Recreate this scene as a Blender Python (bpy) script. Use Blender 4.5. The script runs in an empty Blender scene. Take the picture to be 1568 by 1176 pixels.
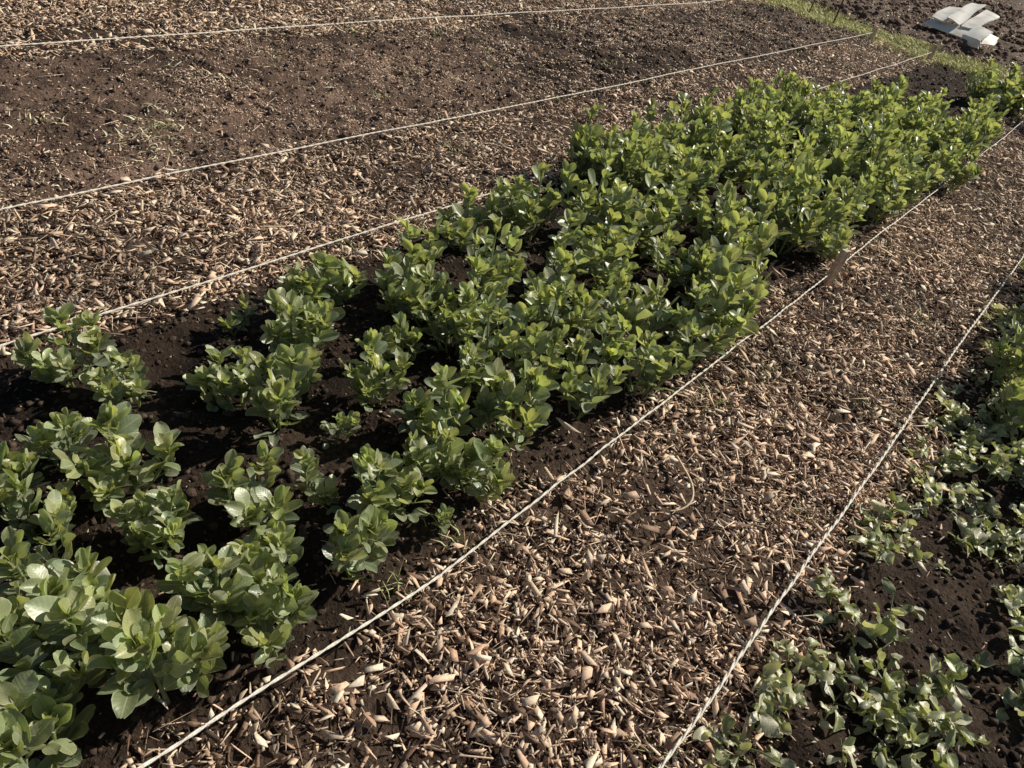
import bpy, math, random
import numpy as np
from mathutils import Vector, Matrix
rng=np.random.default_rng(7); random.seed(7)
scene=bpy.context.scene
H=1.5
XA,XB,XC,XD,XE=-0.63,0.0,-2.0,-2.74,-4.26
YEND=10.5

# ---------------- noise / terrain ----------------
TAB=rng.random((8,256,256))
def vn(x,y,f,s=0):
    x=np.asarray(x,float)*f+37.3*s+1000; y=np.asarray(y,float)*f+11.7*s+1000
    xi=np.floor(x).astype(int); yi=np.floor(y).astype(int)
    fx=x-xi; fy=y-yi; fx=fx*fx*(3-2*fx); fy=fy*fy*(3-2*fy)
    t=TAB[s%8]; a=t[xi%256,yi%256]; b=t[(xi+1)%256,yi%256]; c=t[xi%256,(yi+1)%256]; d=t[(xi+1)%256,(yi+1)%256]
    return (a*(1-fx)+b*fx)*(1-fy)+(c*(1-fx)+d*fx)*fy-0.5
def ss(e0,e1,v):
    t=np.clip((v-e0)/(e1-e0),0,1); return t*t*(3-2*t)
def wob(x,y): return 0.10*vn(x,y,1.6,3)+0.07*vn(x,y,6,4)
def bedmask(x,y):
    x=np.asarray(x,float)+wob(x,y)
    b1=ss(XC+0.0,XC+0.16,x)*(1-ss(XA-0.16,XA+0.0,x))
    b2=ss(XE+0.0,XE+0.16,x)*(1-ss(XD-0.12,XD+0.06,x))
    b3=ss(XB+0.03,XB+0.20,x)
    return (b1+b2+b3)*(1-ss(YEND-0.1,YEND+0.3,y))
def height(x,y):
    m=bedmask(x,y)
    far=ss(YEND+0.9,YEND+1.5,y)
    z=0.03*vn(x,y,1.3,0)+0.014*vn(x,y,5,1)+0.012*vn(x,y,16,2)
    z=z+m*(0.025+0.035*vn(x,y,7,5)+0.026*vn(x,y,18,6)+0.016*vn(x,y,38,1))
    z=z+far*(0.10*vn(x,y,3,5)+0.05*vn(x,y,9,6))
    return z

# ---------------- mesh helper ----------------
def fast_mesh(name,verts,faces,nside,cols=None,mat=None,smooth=False,extra=None):
    me=bpy.data.meshes.new(name)
    nv=len(verts); nf=len(faces)
    me.vertices.add(nv); me.vertices.foreach_set('co',np.ascontiguousarray(verts,dtype=np.float32).ravel())
    me.loops.add(nf*nside); me.loops.foreach_set('vertex_index',np.ascontiguousarray(faces,dtype=np.int32).ravel())
    me.polygons.add(nf); me.polygons.foreach_set('loop_start',np.arange(0,nf*nside,nside,dtype=np.int32))
    me.polygons.foreach_set('loop_total',np.full(nf,nside,dtype=np.int32))
    if smooth: me.polygons.foreach_set('use_smooth',np.ones(nf,dtype=bool))
    if cols is not None:
        a=me.color_attributes.new('Col','FLOAT_COLOR','POINT')
        c=np.ones((nv,4),dtype=np.float32); c[:,:3]=cols
        a.data.foreach_set('color',c.ravel())
    if extra:
        for k,v in extra.items():
            a=me.attributes.new(k,'FLOAT','POINT'); a.data.foreach_set('value',np.asarray(v,dtype=np.float32))
    me.update(calc_edges=True); me.validate()
    if mat: me.materials.append(mat)
    return me
def add_obj(name,me,loc=(0,0,0)):
    o=bpy.data.objects.new(name,me); o.location=loc; scene.collection.objects.link(o); return o

# ---------------- materials ----------------
def newmat(name):
    m=bpy.data.materials.new(name); m.use_nodes=True; nt=m.node_tree
    return m,nt,nt.nodes['Principled BSDF']
def mat_attr(name,rough=0.9,nscale=60,bump=0.3,spec=0.2,lo=0.75,hi=1.25,dist=0.003,detail=5):
    m,nt,b=newmat(name); N=nt.nodes; L=nt.links
    at=N.new('ShaderNodeAttribute'); at.attribute_name='Col'
    tc=N.new('ShaderNodeTexCoord'); no=N.new('ShaderNodeTexNoise'); no.inputs['Scale'].default_value=nscale; no.inputs['Detail'].default_value=detail; no.inputs['Roughness'].default_value=0.65
    L.new(tc.outputs['Object'],no.inputs['Vector'])
    mr=N.new('ShaderNodeMapRange'); mr.inputs['From Min'].default_value=0.3; mr.inputs['From Max'].default_value=0.7
    mr.inputs['To Min'].default_value=lo; mr.inputs['To Max'].default_value=hi; L.new(no.outputs['Fac'],mr.inputs['Value'])
    mx=N.new('ShaderNodeVectorMath'); mx.operation='SCALE'; L.new(at.outputs['Color'],mx.inputs[0]); L.new(mr.outputs['Result'],mx.inputs['Scale'])
    L.new(mx.outputs['Vector'],b.inputs['Base Color'])
    if bump>0:
        bp=N.new('ShaderNodeBump'); bp.inputs['Strength'].default_value=bump; bp.inputs['Distance'].default_value=dist
        L.new(no.outputs['Fac'],bp.inputs['Height']); L.new(bp.outputs['Normal'],b.inputs['Normal'])
    b.inputs['Roughness'].default_value=rough; b.inputs['Specular IOR Level'].default_value=spec
    return m
M_ground=mat_attr('soil_ground',0.95,90,0.9,0.15,0.4,1.6,0.012,4)
M_chip=mat_attr('wood_chip',0.7,210,0.15,0.3,0.72,1.2,0.001,2)
M_clod=mat_attr('soil_clod',0.95,140,0.8,0.15,0.6,1.4,0.004,2)
M_grass=mat_attr('grass_blade',0.6,30,0.0,0.3,0.8,1.2,0,1)
M_wood=mat_attr('stake_wood',0.8,50,0.5,0.2,0.6,1.3,0.003)
def leafmat(name,trans=0.35,rough=0.42,backlit_rim_rib_c=(0.58,0.60,0.42,1)):
    m,nt,b=newmat(name); N=nt.nodes; L=nt.links
    at=N.new('ShaderNodeAttribute'); at.attribute_name='Col'
    lu=N.new('ShaderNodeAttribute'); lu.attribute_name='lu'
    lv=N.new('ShaderNodeAttribute'); lv.attribute_name='lv'
    ab=N.new('ShaderNodeMath'); ab.operation='ABSOLUTE'; L.new(lu.outputs['Fac'],ab.inputs[0])
    backlit_rim=N.new('ShaderNodeMapRange'); backlit_rim.inputs['From Min'].default_value=0.88; backlit_rim.inputs['From Max'].default_value=1.0; L.new(ab.outputs[0],backlit_rim.inputs['Value'])  # pale leaf margin: backlight glow painted into the colour
    mid=N.new('ShaderNodeMapRange'); mid.inputs['From Min'].default_value=0.08; mid.inputs['From Max'].default_value=0.0; L.new(ab.outputs[0],mid.inputs['Value'])
    mx=N.new('ShaderNodeMath'); mx.operation='MAXIMUM'; L.new(backlit_rim.outputs[0],mx.inputs[0]); L.new(mid.outputs[0],mx.inputs[1])
    m1=N.new('ShaderNodeMath'); m1.operation='MULTIPLY'; m1.inputs[1].default_value=50; L.new(lv.outputs['Fac'],m1.inputs[0])
    m2=N.new('ShaderNodeMath'); m2.operation='MULTIPLY'; m2.inputs[1].default_value=-13; L.new(ab.outputs[0],m2.inputs[0])
    m3=N.new('ShaderNodeMath'); m3.operation='ADD'; L.new(m1.outputs[0],m3.inputs[0]); L.new(m2.outputs[0],m3.inputs[1])
    m4=N.new('ShaderNodeMath'); m4.operation='SINE'; L.new(m3.outputs[0],m4.inputs[0])
    tc=N.new('ShaderNodeTexCoord'); no=N.new('ShaderNodeTexNoise'); no.inputs['Scale'].default_value=40; no.inputs['Detail'].default_value=2
    L.new(tc.outputs['Object'],no.inputs['Vector'])
    hh=N.new('ShaderNodeMath'); hh.operation='MULTIPLY_ADD'; hh.inputs[1].default_value=0.05; L.new(m4.outputs[0],hh.inputs[0]); L.new(no.outputs['Fac'],hh.inputs[2])
    mr=N.new('ShaderNodeMapRange'); mr.inputs['From Min'].default_value=0.25; mr.inputs['From Max'].default_value=0.75; mr.inputs['To Min'].default_value=0.78; mr.inputs['To Max'].default_value=1.2
    L.new(hh.outputs[0],mr.inputs['Value'])
    sc=N.new('ShaderNodeVectorMath'); sc.operation='SCALE'; L.new(at.outputs['Color'],sc.inputs[0]); L.new(mr.outputs[0],sc.inputs['Scale'])
    mix=N.new('ShaderNodeMix'); mix.data_type='RGBA'; mix.inputs['B'].default_value=backlit_rim_rib_c  # one pale tone for the painted backlit margin and the real midrib
    fm=N.new('ShaderNodeMath'); fm.operation='MULTIPLY'; fm.inputs[1].default_value=0.68; L.new(mx.outputs[0],fm.inputs[0])
    L.new(fm.outputs[0],mix.inputs['Factor']); L.new(sc.outputs[0],mix.inputs['A'])
    L.new(mix.outputs['Result'],b.inputs['Base Color'])
    bp=N.new('ShaderNodeBump'); bp.inputs['Strength'].default_value=0.3; bp.inputs['Distance'].default_value=0.004; L.new(hh.outputs[0],bp.inputs['Height']); L.new(bp.outputs['Normal'],b.inputs['Normal'])
    b.inputs['Roughness'].default_value=rough; b.inputs['Specular IOR Level'].default_value=0.85
    tr=N.new('ShaderNodeBsdfTranslucent')
    tcv=N.new('ShaderNodeVectorMath'); tcv.operation='MULTIPLY'; tcv.inputs[1].default_value=(2.0,2.0,0.9); L.new(mix.outputs['Result'],tcv.inputs[0]); L.new(tcv.outputs[0],tr.inputs['Color'])
    ms=N.new('ShaderNodeMixShader'); ms.inputs['Fac'].default_value=trans
    L.new(b.outputs[0],ms.inputs[1]); L.new(tr.outputs[0],ms.inputs[2])
    L.new(ms.outputs[0],nt.nodes['Material Output'].inputs['Surface'])
    return m
M_leaf=leafmat('bean_leaf',0.31,0.40)
M_cover=leafmat('cover_leaf',0.22,0.45)

# ---------------- ground ----------------
def grow(a,step,limit,g=1.25):
    out=[a]; s=step
    while abs(out[-1])<limit:
        s*=g; out.append(out[-1]+s)
    return out
xs=list(np.arange(-5.6,1.8,0.022)); ys=list(np.arange(-0.4,6.5,0.022)); ys+=list(np.arange(ys[-1]+0.04,15,0.04))
xs=[v for v in reversed(grow(xs[0],-0.05,500))][:-1]+xs+grow(xs[-1],0.05,500)[1:]
ys=[v for v in reversed(grow(ys[0],-0.05,500))][:-1]+ys+grow(ys[-1],0.06,500)[1:]
xs=np.array(xs); ys=np.array(ys)
GX,GY=np.meshgrid(xs,ys,indexing='ij'); gx=GX.ravel(); gy=GY.ravel(); gz=height(gx,gy)
nx,ny=len(xs),len(ys)
ii,jj=np.meshgrid(np.arange(nx-1),np.arange(ny-1),indexing='ij'); a=(ii*ny+jj).ravel()
F=np.stack([a,a+ny,a+ny+1,a+1],1)
m=bedmask(gx,gy)[:,None]
soil=np.array([0.044,0.030,0.022]); path=np.array([0.075,0.050,0.036]); grassc=np.array([0.14,0.145,0.055]); fars=np.array([0.15,0.11,0.085])
dry=(1-ss(3.0,5.5,gy))[:,None]
soil2=np.array([0.080,0.056,0.044])*(1-dry)+np.array([0.135,0.090,0.068])*dry
soil2=soil2*(1+0.8*vn(gx,gy,1.7,6)+.4*vn(gx,gy,5,1))[:,None]
is2=(gx<XD+.1)[:,None]
col=path*(1-m)+np.where(is2,soil2,soil)*m
gm=(ss(YEND,YEND+0.2,gy+0.3*vn(gx,gy,2,1))*(1-ss(YEND+1.0,YEND+1.4,gy+0.3*vn(gx,gy,2,2))))[:,None]
fm=ss(YEND+1.0,YEND+1.4,gy)[:,None]
col=col*(1-fm)+fars*fm; col=col*(1-gm)+grassc*gm
col=col*(1+0.6*vn(gx,gy,4,3)+0.5*vn(gx,gy,14,4)+.6*vn(gx,gy,1,5))[:,None]
add_obj('ground',fast_mesh('ground',np.stack([gx,gy,gz],1),F,4,col,M_ground,True))

# ---------------- chips ----------------
BOX=np.array([[-1,-1,-1],[1,-1,-1],[1,1,-1],[-1,1,-1],[-1,-1,1],[1,-1,1],[1,1,1],[-1,1,1]],float)*0.5
BF=np.array([[0,3,2,1],[4,5,6,7],[0,1,5,4],[1,2,6,5],[2,3,7,6],[3,0,4,7]])
def rotmats(yaw,pitch,roll):
    cy,sy,cp,sp,cr,sr=np.cos(yaw),np.sin(yaw),np.cos(pitch),np.sin(pitch),np.cos(roll),np.sin(roll)
    R=np.empty((len(yaw),3,3))
    R[:,0,0]=cy*cp; R[:,0,1]=cy*sp*sr-sy*cr; R[:,0,2]=cy*sp*cr+sy*sr
    R[:,1,0]=sy*cp; R[:,1,1]=sy*sp*sr+cy*cr; R[:,1,2]=sy*sp*cr-cy*sr
    R[:,2,0]=-sp; R[:,2,1]=cp*sr; R[:,2,2]=cp*cr
    return R
PAL=np.array([[0.82,0.64,0.475],[0.72,0.53,0.385],[0.56,0.39,0.275],[0.37,0.24,0.165],[0.85,0.73,0.57],[0.19,0.12,0.083],[0.64,0.52,0.41],[0.08,0.052,0.039]])
def chips(x,y,Ls,Ws,Ts,tilt,lift,bright=1.0,pal=None,probs=None):
    n=len(x)
    P=BOX[None]*np.stack([Ls,Ws,Ts],1)[:,None,:]
    tap=rng.uniform(0.15,1.2,(n,2))
    P[:,[0,3,4,7],1]*=tap[:,0:1]; P[:,[1,2,5,6],1]*=tap[:,1:2]
    J=rng.normal(0,0.11,(n,4,3)); J=np.concatenate([J,J+rng.normal(0,.04,(n,4,3))],1)
    P+=J*np.stack([Ls,Ws,Ts*2],1)[:,None,:]
    sh=rng.normal(0,0.9,(n,1)); P[:,:,0]+=P[:,:,1]*sh
    R=rotmats(rng.uniform(0,6.283,n),rng.normal(0,tilt,n),rng.normal(0,tilt*1.3,n))
    P=np.einsum('nij,nkj->nki',R,P)
    z=height(x,y)+rng.random(n)**1.5*lift+Ts*0.3
    P+=np.stack([x,y,z],1)[:,None,:]
    pal=PAL if pal is None else pal
    patch=np.clip(1.05+0.7*vn(x,y,2.3,7)+0.5*vn(x,y,9,0),.6,1.25)[:,None]
    c=pal[rng.choice(len(pal),n,p=probs)]*rng.uniform(0.6,1.22,(n,1))*bright*patch
    mxc=c.max(1,keepdims=True); c=c*np.minimum(1,.85/mxc)
    C=np.repeat(c,8,0)
    F=(BF[None]+8*np.arange(n)[:,None,None]).reshape(-1,4)
    return P.reshape(-1,3),F,C
def join(parts):
    V=[];Fs=[];C=[];o=0
    for v,f,c in parts:
        V.append(v);Fs.append(f+o);C.append(c);o+=len(v)
    return np.concatenate(V),np.concatenate(Fs),np.concatenate(C)
def scatter(x0,x1,y0,y1,dens,keep=None):
    n=int((x1-x0)*(y1-y0)*dens); x=rng.uniform(x0,x1,n); y=rng.uniform(y0,y1,n)
    if keep is not None:
        k=rng.random(n)<keep(x,y); x=x[k];y=y[k]
    return x,y
pathkeep=lambda x,y: np.clip(1-bedmask(x,y),0.03,1)*(1-ss(YEND-0.1,YEND+0.4,y))*np.clip(0.84+1.3*vn(x,y,3,2)+.9*vn(x,y,11,3),0.32,1)
def mulch(x0,x1,bands,keep,bright=1.0,tint=None):
    parts=[]
    pr=np.array([.18,.20,.17,.14,.10,.09,.08,.04]); pr/=pr.sum()
    for (y0,y1,d,s) in bands:
        x,y=scatter(x0,x1,y0,y1,d*0.40,keep); n=len(x)
        parts.append(chips(x,y,rng.uniform(.004,.013,n)*s,rng.uniform(.003,.007,n)*s,rng.uniform(.001,.003,n)*s,0.5,0.020,bright*.85,probs=pr))
        x,y=scatter(x0,x1,y0,y1,d*0.34,keep); n=len(x)
        parts.append(chips(x,y,(.008+.036*rng.random(n)**1.8)*s,rng.uniform(.0012,.005,n)*s,rng.uniform(.001,.0022,n)*s,0.38,0.030,bright,probs=pr))
        x,y=scatter(x0,x1,y0,y1,d*0.19,keep); n=len(x)
        parts.append(chips(x,y,(.010+.028*rng.random(n)**1.7)*s,rng.uniform(.006,.017,n)*s,rng.uniform(.001,.0028,n)*s,0.36,0.036,bright*1.12,probs=pr))
        x,y=scatter(x0,x1,y0,y1,d*0.030,keep); n=len(x)
        parts.append(chips(x,y,rng.uniform(.025,.058,n),rng.uniform(.010,.023,n),rng.uniform(.0015,.004,n),0.26,0.040,bright*1.2,probs=pr))
        x,y=scatter(x0,x1,y0,y1,d*0.024,keep); n=len(x)
        parts.append(chips(x,y,rng.uniform(.04,.11,n),rng.uniform(.001,.0024,n),rng.uniform(.001,.0022,n),0.15,0.036,bright,probs=pr))
    return parts
def mk(name,parts,mat): 
    v,f,c=join(parts); add_obj(name,fast_mesh(name,v,f,4,c,mat))
mk('wood_chip_path',mulch(XA-0.18,XB+0.28,[(0.2,2.6,11500,1.15),(2.6,5,7500,1.25),(5,10.6,3300,1.65)],pathkeep,1.05),M_chip)
mk('wood_chip_path',mulch(XD-0.14,XC+0.18,[(0.2,3.5,8200,1.25),(3.5,6,4600,1.4),(6,10.6,2600,1.75)],pathkeep,1.05),M_chip)
mk('wood_chip_path',mulch(-5.9,XE+0.15,[(0.8,5,3700,1.6),(5,10.6,2300,1.8)],pathkeep,1.14),M_chip)
bedk=lambda x,y: bedmask(x,y)*(1-ss(YEND-0.1,YEND+0.4,y))
def debris(x0,x1,y0,y1,d,s,bright,keep=bedk):
    x,y=scatter(x0,x1,y0,y1,d,keep); n=len(x)
    return chips(x,y,(.004+.018*rng.random(n)**2)*s,rng.uniform(.002,.007,n)*s,rng.uniform(.001,.003,n)*s,0.4,0.006,bright)
dk=lambda x,y: bedk(x,y)*np.clip(0.5+1.8*vn(x,y,2.2,6)+1.0*vn(x,y,8,2),0.15,1)
parts=[debris(XE,XD,0,4,5600,1.1,1.25,dk),debris(XE,XD,4,YEND,3200,1.55,1.3,dk),
       debris(XC,XA,0,3,1000,0.9,0.7,dk),debris(XC,XA,3,YEND,500,1.3,0.7,dk),
       debris(XB,1.7,0.6,7,1300,1.0,0.75,dk)]
# straw pieces lying on the bare bed
x,y=scatter(XE,XD,.3,9,45,bedk); n=len(x)
parts.append(chips(x,y,rng.uniform(.04,.13,n),rng.uniform(.0018,.0035,n),rng.uniform(.0015,.0025,n),0.1,0.012,1.4))
farK=lambda x,y: np.clip(0.6+vn(x,y,1.5,2),0.1,1)
parts.append(debris(-9,2,YEND+1.0,22,260,3.2,1.1,farK))
mk('bark_litter',parts,M_chip)

# ---------------- clods ----------------
t=(1+5**.5)/2
ICO=np.array([[-1,t,0],[1,t,0],[-1,-t,0],[1,-t,0],[0,-1,t],[0,1,t],[0,-1,-t],[0,1,-t],[t,0,-1],[t,0,1],[-t,0,-1],[-t,0,1]])/math.hypot(1,t)
IF=np.array([[0,11,5],[0,5,1],[0,1,7],[0,7,10],[0,10,11],[1,5,9],[5,11,4],[11,10,2],[10,7,6],[7,1,8],[3,9,4],[3,4,2],[3,2,6],[3,6,8],[3,8,9],[4,9,5],[2,4,11],[6,2,10],[8,6,7],[9,8,1]])
def clods(x,y,r,bright=1.0):
    n=len(x); P=ICO[None]*(1+rng.normal(0,0.2,(n,12,1)))*r[:,None,None]
    P[:,:,2]*=0.75
    R=rotmats(rng.uniform(0,6.28,n),rng.uniform(-.5,.5,n),rng.uniform(-.5,.5,n)); P=np.einsum('nij,nkj->nki',R,P)
    P+=np.stack([x,y,height(x,y)+r*0.15],1)[:,None,:]
    c=np.array([0.060,0.042,0.032])*rng.uniform(0.6,1.6,(n,1))*bright
    return P.reshape(-1,3),(IF[None]+12*np.arange(n)[:,None,None]).reshape(-1,3),np.repeat(c,12,0)
cp=[]
for (x0,x1,y0,y1,d,sc,br) in [(XC,XA,0,3.2,1800,1,1),(XC,XA,3.2,YEND,300,1.4,1),(XE,XD,0,5,900,1.0,1.9),(XE,XD,5,YEND,350,1.5,1.5),(XB,1.6,0.6,4,1500,1,1),(XB,1.6,4,8,300,1.4,1)]:
    x,y=scatter(x0,x1,y0,y1,d,bedk); n=len(x)
    cp.append(clods(x,y,(0.003+0.012*rng.random(n)**3)*sc,br))
x,y=scatter(-9,2,YEND+1.1,20,60); cp.append(clods(x,y,0.015+0.05*rng.random(len(x))**2,2.2))
v,f,c=join(cp); add_obj('soil_clods',fast_mesh('soil_clods',v,f,3,c,M_clod))

# ---------------- leaves ----------------
U=np.linspace(-1,1,5); Vv=np.array([0,.13,.30,.50,.70,.86,.96,1.0])
NU,NV=len(U),len(Vv)
UU,VV=np.meshgrid(U,Vv,indexing='ij'); UU=UU.ravel(); VV=VV.ravel()
LF=[]
for i in range(NU-1):
    for j in range(NV-1):
        q=i*NV+j; LF.append([q,q+NV,q+NV+1,q+1])
LF=np.array(LF)
def norm(v): return v/np.maximum(np.linalg.norm(v),1e-9)
class Leafer:
    def __init__(s): s.V=[];s.F=[];s.C=[];s.lu=[];s.lv=[];s.n=0
    def leaf(s,o,d,up,L,W,col,fold=0.25,curl=0.3,wave=0.04,r=random,pw=1.2,ex=.5):
        d=norm(np.array(d,float)); up=np.array(up,float); side=norm(np.cross(d,up)); nn=np.cross(side,d)
        w=np.sin(np.pi*np.clip(VV,0,1)**pw)**ex*W*0.5
        w=np.where(VV<=0,0.03*W,w); w=np.where(VV>=1,0.13*W,w)
        ang=curl*VV
        lx=L*(np.sin(ang)/curl if abs(curl)>1e-3 else VV); lz=-L*((1-np.cos(ang))/curl if abs(curl)>1e-3 else 0*VV)
        ph=r.random()*6.28
        z=lz+fold*np.abs(UU)*w+wave*W*np.sin(ph+VV*7+UU*2.5)*np.abs(UU)
        tw=r.uniform(-.25,.25)*VV
        P=np.array(o)+lx[:,None]*d+(UU*w*np.cos(tw))[:,None]*side+(z+UU*w*np.sin(tw))[:,None]*nn
        s.V.append(P); s.F.append(LF+s.n); s.n+=len(P)
        s.C.append(np.tile(col,(len(P),1))); s.lu.append(UU.copy()); s.lv.append(VV.copy())
    def tube(s,pts,r0,r1,col,k=5):
        pts=np.array(pts); n=len(pts); ring=[]
        for i,p in enumerate(pts):
            d=norm(pts[min(i+1,n-1)]-pts[max(i-1,0)]); a=norm(np.cross(d,[0.31,0.2,0.93] if abs(d[2])<0.9 else [1,0,0])); b=np.cross(d,a)
            rr=r0+(r1-r0)*i/(n-1)
            for q in range(k):
                t=2*math.pi*q/k; ring.append(p+rr*(math.cos(t)*a+math.sin(t)*b))
        F=[]
        for i in range(n-1):
            for q in range(k): F.append([i*k+q,i*k+(q+1)%k,(i+1)*k+(q+1)%k,(i+1)*k+q])
        s.V.append(np.array(ring)); s.F.append(np.array(F)+s.n); s.n+=len(ring)
        s.C.append(np.tile(col,(len(ring),1))); s.lu.append(np.full(len(ring),0.5)); s.lv.append(np.zeros(len(ring)))
    def mesh(s,name,mat):
        return fast_mesh(name,np.concatenate(s.V),np.concatenate(s.F),4,np.concatenate(s.C),mat,True,{'lu':np.concatenate(s.lu),'lv':np.concatenate(s.lv)})
STEM=np.array([0.26,0.30,0.16])
def leafcol(r,young=0):
    base=np.array([0.225,0.268,0.170])*(1-young)+np.array([0.355,0.395,0.205])*young
    return base*r.uniform(0.64,1.3)*np.array([r.uniform(.92,1.1),1,r.uniform(.85,1.2)])
def bean(name,seed,nst,ht,small=False,lscale=1.0):
    r=random.Random(seed); L=Leafer()
    for s in range(nst):
        az=s*2*math.pi/nst+r.uniform(-.5,.5); lean=r.uniform(0.15,0.7) if s else 0.08
        h=ht*(r.uniform(0.6,1.0) if s else r.uniform(1.05,1.25))
        pts=[]; p=np.array([0.02*math.cos(az),0.02*math.sin(az),-0.01])
        ns=8
        for i in range(ns):
            pts.append(p.copy()); tl=lean*(1-0.6*i/ns)
            d=np.array([math.sin(tl)*math.cos(az),math.sin(tl)*math.sin(az),math.cos(tl)]); p=p+d*h/(ns-1)
        L.tube(pts,0.0048,0.003,STEM*r.uniform(.8,1.2))
        pa=r.uniform(0,6.28); 
        for i in range(1,ns):
            tt=i/(ns-1); pos=pts[i]; pa+=math.pi+r.uniform(-.7,.7)
            if tt<0.3 and r.random()<0.5: continue
            el=0.35+0.65*tt+r.uniform(-.25,.25)
            pd=np.array([math.cos(pa)*math.cos(el),math.sin(pa)*math.cos(el),math.sin(el)])
            pl=r.uniform(0.022,0.042)*(1.1-0.45*tt)
            e=pos+pd*pl; L.tube([pos,pos+pd*pl*0.5+np.array([0,0,.002]),e],0.002,0.0013,STEM,4)
            ll=r.uniform(0.046,0.072)*(1-0.22*max(0,tt-0.6)/0.4)*(0.8 if tt<0.3 else 1)*(0.8 if small else 1)*lscale
            yg=max(0,tt-0.5)/0.5
            side=norm(np.cross(pd,[0,0,1])); upv=norm(np.cross(side,pd))
            for (q,fr) in ((-1,1.0),(1,1.0),(-1,0.35),(1,0.4)):
                if fr<1 and (tt<0.35 or r.random()<0.38): continue
                o=pos+pd*pl*fr; sp=r.uniform(0.35,0.85) if fr==1 else r.uniform(0.8,1.3)
                dd=pd*math.cos(sp)+q*side*math.sin(sp)+np.array([0,0,r.uniform(-.1,.4)])
                un=upv+np.array([r.uniform(-.5,.5),r.uniform(-.5,.5),0.2])
                l2=ll*r.uniform(.7,1.12)*(1 if fr==1 else .85)
                L.leaf(o,dd,un,l2,l2*r.uniform(0.54,0.70),leafcol(r,yg),fold=r.uniform(.15,.8),curl=r.uniform(-.8,.7),wave=r.uniform(.03,.09),r=r,pw=r.uniform(1.05,1.45))
        top=pts[-1]
        for k in range(r.randint(5,8)):
            a2=r.uniform(0,6.28); el=r.uniform(.4,1.35); dd=[math.cos(a2)*math.cos(el),math.sin(a2)*math.cos(el),math.sin(el)]
            l2=r.uniform(.028,.052)*lscale; un=np.array([-math.cos(a2),-math.sin(a2),0.8])
            L.leaf(top+np.array([0,0,-.004*k]),dd,un,l2,l2*.58,leafcol(r,1),fold=r.uniform(.3,.95),curl=r.uniform(-.7,.3),r=r,pw=1.25)
    return L.mesh(name,M_leaf)
BM=[bean('broad_bean_mesh_%d'%i,100+i,[5,6,6,5,5,6,5,5,7,6][i],[.20,.24,.21,.19,.24,.23,.21,.19,.24,.21][i]) for i in range(10)]
BN=[bean('broad_bean_low_mesh_%d'%i,200+i,[5,6,6,5,6,5][i],[.18,.21,.19,.17,.20,.18][i],False,1.02) for i in range(6)]
BS=[bean('broad_bean_small_%d'%i,300+i,[1,2,2][i],[.10,.12,.10][i],True) for i in range(3)]
near=[(-1.75,.62,.9),(-1.58,.69,.8),(-1.46,.47,.8),(-1.31,.54,1.0),(-1.42,.33,.8),(-1.12,.49,.8),(-1.28,.33,.7),(-1.10,.27,.9),(-.95,.28,1.1),(-.80,.34,1.0),(-.80,.10,1.05),(-.89,.50,.9),(-.92,.18,.95),
(-1.09,.70,1.0),(-.90,.63,.85),(-.76,.56,.8),(-.80,.80,.9),(-.88,.96,.9),(-1.29,.95,1.0),(-1.43,.90,.9),(-.97,1.25,1.05),(-.86,1.42,1.0),(-.78,1.20,.9),(-.90,1.12,.85),(-1.67,1.38,1.1),(-1.50,1.14,1.0),(-1.60,1.27,.85),(-1.20,1.22,.8),(-1.30,1.41,.75),
(-1.60,1.75,1.05),(-1.50,1.59,1.0),(-1.74,2.15,1.1),(-1.64,2.45,1.1),(-1.70,2.32,1.0),(-1.14,1.66,.95),(-1.05,1.49,.8),(-1.26,1.60,.9),(-.96,1.68,.95),(-.80,1.70,.9),(-.73,1.96,1.0),(-.87,2.2,1.1),(-1.21,2.06,1.1),(-1.42,1.97,1.1),(-1.34,2.31,1.1),(-1.52,2.72,1.1),(-1.01,2.12,1.0),(-1.08,1.9,.9),(-1.15,2.4,1.1),(-.72,2.3,1.0),(-1.3,1.8,1.0),(-1.38,1.62,.9),(-.9,1.9,.9),
(-1.83,3.38,1.1),(-1.78,3.62,1.0),(-1.93,3.25,1.1),(-1.7,3.2,1.0)]
plants=list(near)
for xr in (-1.93,-1.66,-1.40,-1.15,-.90,-.70):
    y=2.55+random.uniform(0,.1)
    yend={-1.93:6.0,-1.66:6.4,-1.40:6.9,-1.15:7.2,-.90:7.3,-.70:7.3}[xr]
    while y<yend:
        ok=True
        if xr==-1.93 and (y<3.15 or 3.6<y<4.15): ok=False
        if xr==-1.66 and y<2.95: ok=False
        if xr==-.70 and (3.0<y<3.7 or random.random()<0.15): ok=False
        if xr==-.90 and 3.1<y<3.5: ok=False
        if ok: plants.append((xr+random.uniform(-.08,.08),y+random.uniform(-.06,.06),random.uniform(.85,1.3)))
        y+=random.uniform(.20,.28)
plants+=[(-1.15,8.75,1.4),(-.9,8.6,1.4),(-.7,8.9,1.4),(-1.0,9.1,1.4),(-.75,9.3,1.4),(-.5,8.7,1.4),(-1.05,8.85,1.3),(-.85,8.95,1.3)]
plants+=[(.19,3.35,1.1),(.32,3.6,1.2),(.24,3.95,1.1),(.40,3.2,1.0),(.22,4.6,1.2),(.47,4.1,1.2),(.6,3.7,1.2),(.5,4.8,1.2),(.3,4.3,1.1),(.2,5.1,1.2),(.28,3.0,.9),(.5,3.4,1),(.45,2.75,.8),(.6,2.5,.8)]
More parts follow.
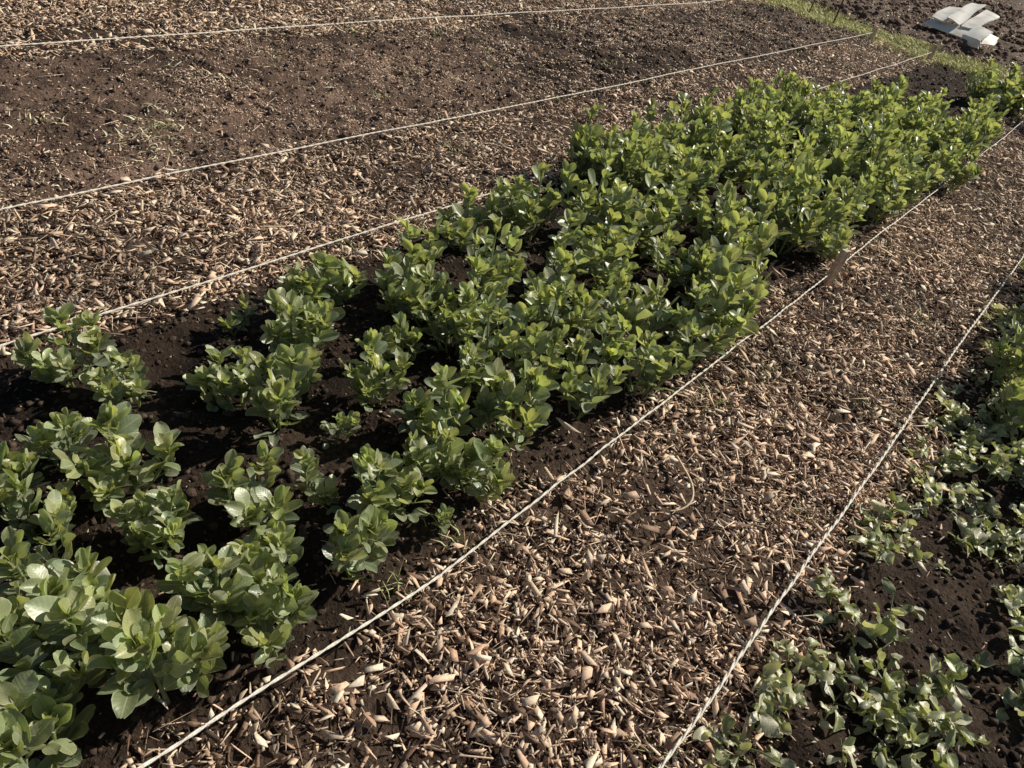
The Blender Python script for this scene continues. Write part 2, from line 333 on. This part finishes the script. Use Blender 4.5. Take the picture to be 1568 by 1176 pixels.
for i,(x,y,s) in enumerate(plants):
    nr=y<1.5 and x<-.5
    me=BN[(i*5+1)%6] if nr else BM[i*7%10 if i%3 else random.randrange(10)]
    o=add_obj('broad_bean_plant',me,(x,y,float(height(x,y))))
    s*=1.06
    o.scale=(s,s,s*random.uniform(.82,1.1)); o.rotation_euler=(random.uniform(-.12,.12),random.uniform(-.12,.12),random.uniform(0,6.28))
for (x,y,s) in [(-1.03,.86,1),(-1.55,.25,1),(-.72,1.02,.7),(-1.7,1.1,.8),(-1.15,1.05,.7)]:
    o=add_obj('broad_bean_plant',BS[random.randrange(3)],(x,y,float(height(x,y)))); o.scale=(s,s,s); o.rotation_euler=(0,0,random.uniform(0,6.28))

# ---------------- ground cover in right bed ----------------
L=Leafer(); r=random.Random(5)
nc=0
for k in range(1600):
    x=.07+1.4*r.random()**1.15; y=.75+4.8*r.random()**1.25
    dd=0.70+2.0*float(vn(x,y,5.5,3))+1.1*float(vn(x,y,11,5))
    if x<.15: dd-=.2
    if y<1.6: dd+=.02
    if y>2.2: dd+=.15
    if r.random()>dd: continue
    nc+=1
    z0=float(height(x,y)); ns=r.randint(1,3); big=r.uniform(.75,1.25)
    for s in range(ns):
        az=r.uniform(0,6.28); ln=r.uniform(.04,.10)*big; el=r.uniform(.1,1.0)
        p0=np.array([x,y,z0]); p1=p0+ln*np.array([math.cos(az)*math.cos(el),math.sin(az)*math.cos(el),math.sin(el)])
        L.tube([p0,(p0+p1)/2+np.array([0,0,.008]),p1],.0026,.0015,STEM*.9,4)
        for q in range(r.randint(3,5)):
            tq=r.uniform(.35,1); o=p0*(1-tq)+p1*tq+np.array([0,0,.006])
            a2=r.uniform(0,6.28); e2=r.uniform(-.15,.7); l2=r.uniform(.024,.052)*big
            pale=r.random()<.45
            c=(np.array([.56,.55,.39]) if pale else np.array([.28,.31,.15]))*r.uniform(.65,1.25)
            L.leaf(o,[math.cos(a2)*math.cos(e2),math.sin(a2)*math.cos(e2),math.sin(e2)],[r.uniform(-.8,.8),r.uniform(-.8,.8),1],l2,l2*r.uniform(.42,.72),c,fold=r.uniform(-.6,.9),curl=r.uniform(-1.1,1.7),wave=.18,r=r,pw=r.uniform(.8,1.3),ex=.6)
add_obj('leafy_ground_cover',L.mesh('leafy_ground_cover',M_cover))

# ---------------- grass ----------------
def blades(x,y,h,w,col,lean=0.5):
    n=len(x); az=rng.uniform(0,6.28,n); b=rng.uniform(0,6.28,n); z=height(x,y)
    d=np.stack([np.cos(az),np.sin(az),0*az],1); sd=np.stack([np.cos(b),np.sin(b),0*b],1)*w[:,None]
    o=np.stack([x,y,z-0.002],1); ln=(rng.uniform(.1,1,n)*lean*h)[:,None]
    m=o+d*ln*.35+np.array([0,0,1])*(h*.6)[:,None]; tp=o+d*ln+np.array([0,0,1])*(h*rng.uniform(.75,1,n))[:,None]
    P=np.stack([o-sd,o+sd,m+sd*.8,m-sd*.8,tp+sd*.08,tp-sd*.08],1)
    F=np.array([[0,1,2,3],[3,2,4,5]])[None]+6*np.arange(n)[:,None,None]
    c=col*rng.uniform(.6,1.4,(n,1))
    return P.reshape(-1,3),F.reshape(-1,4),np.repeat(c,6,0)
gk=lambda x,y: np.clip(0.62+2.0*vn(x,y,2.5,4)+vn(x,y,9,1),0,1)
x,y=scatter(-7,2,YEND-0.45,YEND+1.5,6500,lambda x,y: gk(x,y)*ss(YEND-.45,YEND+.15,y)*(1-ss(YEND+1.0,YEND+1.5,y)))
n=len(x); v,f,c=blades(x,y,rng.uniform(.015,.045,n),rng.uniform(.003,.006,n),np.array([.66,.63,.28]),2.2)
add_obj('grass_path',fast_mesh('grass_path',v,f,4,np.minimum(c,.8),M_grass))
tx=[];ty=[]
def tuft(cx,cy,rad,n):
    tx.append(rng.normal(cx,rad,n)); ty.append(rng.normal(cy,rad,n))
for (cx,cy,rad,n) in [(-.55,2.15,.05,70),(-.5,2.55,.05,50),(-.1,2.7,.06,70),(-.2,3.6,.06,60),(-.55,4.3,.08,80),(-.03,.95,.02,30),(-.70,1.05,.03,30),(-.68,.85,.03,25),(-.74,1.28,.04,40),(-2.02,2.1,.05,60),(-2.0,1.75,.04,50),(-3.2,1.7,.06,50),(-2.55,2.9,.05,40),(-2.8,4.2,.06,40),(-3.1,5.2,.08,50),(-4.2,3.7,.08,50),(-3.9,2.8,.06,40),(-.5,5.3,.1,80),(-.55,6.2,.1,80),(-.1,5,.08,70),(-1.9,7.2,.12,90),(-2.7,8.4,.15,80),(-3.5,7.6,.2,90),(-3.9,9,.2,120),(-2.9,9.8,.2,150),(-1.2,10.2,.3,200),(-2,10.3,.2,150),(-3.4,3.4,.05,30),(-3.6,4.4,.05,30),(-3.2,3.0,.04,25),(-3.9,5.6,.06,30),(-4.0,4.3,.05,40),(-3.7,6.6,.08,40),(-3.3,4.1,.04,30),(-.08,1.9,.03,30),(.08,2.3,.04,40)]:
    tuft(cx,cy,rad,n)
x=np.concatenate(tx);y=np.concatenate(ty);n=len(x)
v,f,c=blades(x,y,rng.uniform(.012,.042,n),rng.uniform(.0012,.0028,n),np.array([.46,.48,.22]),2.0)
add_obj('weed_tufts',fast_mesh('weed_tufts',v,f,4,c,M_grass))
tx=[];ty=[]
for (cx,cy,rad,n) in [(-3.05,1.55,.10,170),(-3.3,1.75,.08,100),(-3.45,1.3,.06,60),(-2.95,1.1,.05,35),(-3.6,2.3,.08,40),(-3.9,2.2,.06,35),(-3.4,2.8,.06,35)]: tuft(cx,cy,rad,n)
x=np.concatenate(tx);y=np.concatenate(ty);n=len(x)
v,f,c=blades(x,y,rng.uniform(.008,.022,n),rng.uniform(.003,.006,n),np.array([.74,.64,.42]),3.2)
add_obj('dry_weeds',fast_mesh('dry_weeds',v,f,4,np.minimum(c,.82),M_grass))
Lr=Leafer(); pr=[]
for i in range(14):
    t=i/13
    X=-.47+.13*math.sin(t*2.2); Y=1.78-.22*t
    pr.append([X,Y,float(height(X,Y))+.034+.01*math.sin(t*3.1)])
Lr.tube(pr,.0045,.0022,np.array([.7,.54,.38]),6)
add_obj('dry_root',fast_mesh('dry_root',np.concatenate(Lr.V),np.concatenate(Lr.F),4,np.concatenate(Lr.C),M_chip,True))

# ---------------- strings ----------------
ms,nts,bs=newmat('cotton_string'); bs.inputs['Roughness'].default_value=.9
tcs=nts.nodes.new('ShaderNodeTexCoord'); wv=nts.nodes.new('ShaderNodeTexNoise'); wv.inputs['Scale'].default_value=220; nts.links.new(tcs.outputs['Object'],wv.inputs['Vector'])
cr=nts.nodes.new('ShaderNodeValToRGB'); cr.color_ramp.elements[0].color=(.66,.61,.52,1); cr.color_ramp.elements[1].color=(.88,.84,.76,1); cr.color_ramp.elements[0].position=.35; cr.color_ramp.elements[1].position=.6
nts.links.new(wv.outputs['Fac'],cr.inputs['Fac']); nts.links.new(cr.outputs['Color'],bs.inputs['Base Color'])
def string(pts,rad=.0024,sag=.0):
    P=[]; 
    for i in range(len(pts)-1):
        a=np.array(pts[i]);b=np.array(pts[i+1]); n=max(2,int(np.linalg.norm(b-a)/.012))
        for k in range(n): 
            t=k/n; q=a*(1-t)+b*t; q[2]-=sag*4*t*(1-t); P.append(q)
    P.append(np.array(pts[-1])); P=np.array(P)
    P[:,0]+=0.016*vn(P[:,1]+P[:,0],P[:,2],1.5,2)+.005*vn(P[:,1],P[:,0],9,2); P[:,2]+=.008*vn(P[:,1],P[:,0],2,3)
    L=Leafer(); s=np.arange(len(P))*.9
    for ph in (0,math.pi):
        Q=P.copy(); Q[:,0]+=rad*.55*np.cos(s+ph); Q[:,2]+=rad*.55*np.sin(s+ph)
        L.tube(Q,rad*.75,rad*.75,np.array([.6,.55,.45]),5)
    me=fast_mesh('string',np.concatenate(L.V),np.concatenate(L.F),4,None,ms,True)
    return add_obj('garden_string',me)
zs=.05
string([(XA-.01,.14,.16),(XA,.9,zs+.01),(XA+.01,3.52,.07),(XA+.0,7,.07),(XA,YEND,.10)],.0029)
string([(XB-.01,.2,zs),(XB,4.5,.06),(XB,YEND,.10)],.0036)
string([(XC+.03,.3,zs),(XC+.03,3,.06),(XC-.02,YEND,.10)],.0029)
string([(XD+.02,.3,zs),(XD,4,.05),(XD,YEND,.10)],.0030)
string([(XE-.03,.8,zs),(XE-.08,4,.04),(XE,8.5,.05),(XE+.05,YEND,.10)],.0034)

# ---------------- stakes ----------------
def stake(name,x,y,h,w,lean=(0,0),col=(.20,.13,.085),rnd=False,rot=0):
    k=8; z0=float(height(x,y)); V=[];F=[]
    levels=[(-.10,.15),(-.03,1),(h*.35,1),(h*.7,.98),(h-.006,.97),(h,.86)]
    rr=random.Random(int(x*100+y*10))
    for (z,s) in levels:
        for q in range(8):
            if rnd: a=2*math.pi*q/k; px,py=math.cos(a)*w/2*s,math.sin(a)*w/2*s
            else:
                a=2*math.pi*(q//2)/4+math.pi/4+(-.12 if q%2==0 else .12); px,py=math.cos(a)*w*.7*s,math.sin(a)*w*.45*s
                px,py=px*math.cos(rot)-py*math.sin(rot),px*math.sin(rot)+py*math.cos(rot)
            V.append([x+px+lean[0]*z+rr.uniform(-.03,.03)*w,y+py+lean[1]*z+rr.uniform(-.03,.03)*w,z0+z+(rr.uniform(-.05,.05)*w if z>=h-.01 else 0)])
    n=len(levels)
    for i in range(n-1):
        for q in range(8): F.append([i*8+q,i*8+(q+1)%8,(i+1)*8+(q+1)%8,(i+1)*8+q])
    me=bpy.data.meshes.new(name); me.from_pydata(V,[],F+[[ (n-1)*8+q for q in range(8)]]); 
    a=me.color_attributes.new('Col','FLOAT_COLOR','POINT'); 
    for i in range(len(V)): a.data[i].color=(*[c*rr.uniform(.9,1.1) for c in col],1)
    me.materials.append(M_wood); add_obj(name,me)
stake('wooden_stake',XA+.01,3.48,.20,.042,(.08,-.05),(.66,.50,.37),False,1.2)
stake('wooden_stake',XA-.02,.13,.19,.045,(0,0),(.6,.48,.34))
stake('wooden_stake',XC-.02,YEND,.18,.05,(0,0),(.6,.45,.32),False,.8)
stake('wooden_stake',XD,YEND,.16,.05,(0,0),(.7,.55,.4),False,.8)
stake('wooden_stake',XA,YEND,.14,.035)
stake('wooden_stake',XB,YEND,.14,.035)
stake('garden_cane',XE+.05,YEND,.5,.018,(.03,0),(.09,.06,.04),True)
stake('garden_cane',-3.66,10.7,.5,.018,(.05,0),(.09,.06,.04),True)
stake('garden_cane',-3.28,10.6,.5,.02,(.0,.02),(.09,.06,.04),True)

# ---------------- white boards / sheets ----------------
mw,ntw,bw=newmat('white_plastic_sheet'); bw.inputs['Roughness'].default_value=.5
now=ntw.nodes.new('ShaderNodeTexNoise'); now.inputs['Scale'].default_value=7
tcw=ntw.nodes.new('ShaderNodeTexCoord'); ntw.links.new(tcw.outputs['Object'],now.inputs['Vector'])
crw=ntw.nodes.new('ShaderNodeValToRGB'); crw.color_ramp.elements[0].color=(.70,.65,.56,1); crw.color_ramp.elements[0].position=.28; crw.color_ramp.elements[1].color=(.88,.86,.80,1); crw.color_ramp.elements[1].position=.5
ntw.links.new(now.outputs['Fac'],crw.inputs['Fac']); ntw.links.new(crw.outputs['Color'],bw.inputs['Base Color'])
V=[];F=[]
def panel(a,b,c,d,bow=.03,th=.012,seed=0):
    a,b,c,d=[np.array(q,float) for q in (a,b,c,d)]; n=10; base=len(V); rr=random.Random(seed)
    nn=norm(np.cross(b-a,d-a)); nn=nn if nn[2]>0 else -nn; k1=rr.uniform(0,6); 
    for lay in (0,1):
        for i in range(n):
            for j in range(n):
                u=i/(n-1); v=j/(n-1); p=(a*(1-u)+b*u)*(1-v)+(d*(1-u)+c*u)*v
                edge=.008*math.sin(9*v+k1)*(1 if u>.9 else 0)+.008*math.sin(8*v+k1*2)*(1 if u<.1 else 0)
                p=p+nn*(bow*math.sin(math.pi*v)+bow*.3*math.sin(5*u+3*v+k1))-(nn*th if lay else 0)+norm(b-a)*edge
                V.append(list(p))
    N2=n*n
    for i in range(n-1):
        for j in range(n-1):
            q=base+i*n+j; F.append([q,q+n,q+n+1,q+1]); q+=N2; F.append([q,q+1,q+n+1,q+n])
    for t in range(n-1):
        for (p,q) in ((t,t+1),((n-1)*n+t+1,(n-1)*n+t),((t+1)*n,t*n),(t*n+n-1,(t+1)*n+n-1)):
            F.append([base+p,base+q,base+q+N2,base+p+N2])
panel((-2.76,13.08,.12),(-2.54,13.0,.12),(-2.50,13.62,.28),(-2.72,13.70,.25),.015,.015,1)
panel((-2.53,13.0,.18),(-2.33,12.96,.14),(-2.30,13.90,.38),(-2.50,13.92,.35),.015,.015,2)
panel((-2.32,13.02,.12),(-2.12,12.98,.15),(-2.02,13.75,.30),(-2.24,13.78,.34),.015,.015,3)
panel((-2.80,13.0,.02),(-2.10,12.72,.03),(-2.08,12.98,.12),(-2.72,13.28,.10),.008,.015,4)
panel((-2.14,12.52,.10),(-1.90,12.42,.09),(-1.86,12.76,.20),(-2.08,12.84,.21),.010,.015,5)
panel((-1.88,12.46,.06),(-1.74,12.60,.07),(-1.78,12.90,.14),(-1.92,12.78,.17),.008,.015,6)
panel((-2.16,12.50,.0),(-1.88,12.40,.0),(-1.89,12.42,.085),(-2.15,12.515,.095),.004,.012,7)
for q in V: q[2]+=float(height(-2.3,13))+.02
me=bpy.data.meshes.new('white_plastic_sheets'); me.from_pydata(V,[],F); me.materials.append(mw); add_obj('white_plastic_sheets',me)

# ---------------- light, sky, camera ----------------
EL=math.radians(38); AZ=math.radians(24)
S=Vector((math.sin(AZ)*math.cos(EL),math.cos(AZ)*math.cos(EL),math.sin(EL)))
ld=bpy.data.lights.new('sun','SUN'); ld.energy=5.0; ld.angle=math.radians(.5); ld.color=(1,.93,.79)
lo=bpy.data.objects.new('sun',ld); scene.collection.objects.link(lo); lo.rotation_euler=S.to_track_quat('Z','Y').to_euler()
w=bpy.data.worlds.new('World'); scene.world=w; w.use_nodes=True; nt=w.node_tree
sky=nt.nodes.new('ShaderNodeTexSky'); sky.sky_type='NISHITA'; sky.sun_disc=False; sky.sun_elevation=EL; sky.sun_rotation=AZ
nt.links.new(sky.outputs[0],nt.nodes['Background'].inputs['Color']); nt.nodes['Background'].inputs['Strength'].default_value=.05
cd=bpy.data.cameras.new('camera'); cd.sensor_width=36; cd.lens=26.4; cd.clip_end=2000; cd.clip_start=.02
co=bpy.data.objects.new('camera',cd); scene.collection.objects.link(co)
co.matrix_world=Matrix(((0.7461,-0.5173,0.4191,0),(0.6374,0.3729,-0.6743,0),(0.1925,0.7702,0.6080,H),(0,0,0,1)))
scene.camera=co
scene.view_settings.view_transform='Standard'; scene.view_settings.look='None'; scene.view_settings.exposure=0
print('plants',len(plants),'cover clumps',nc)
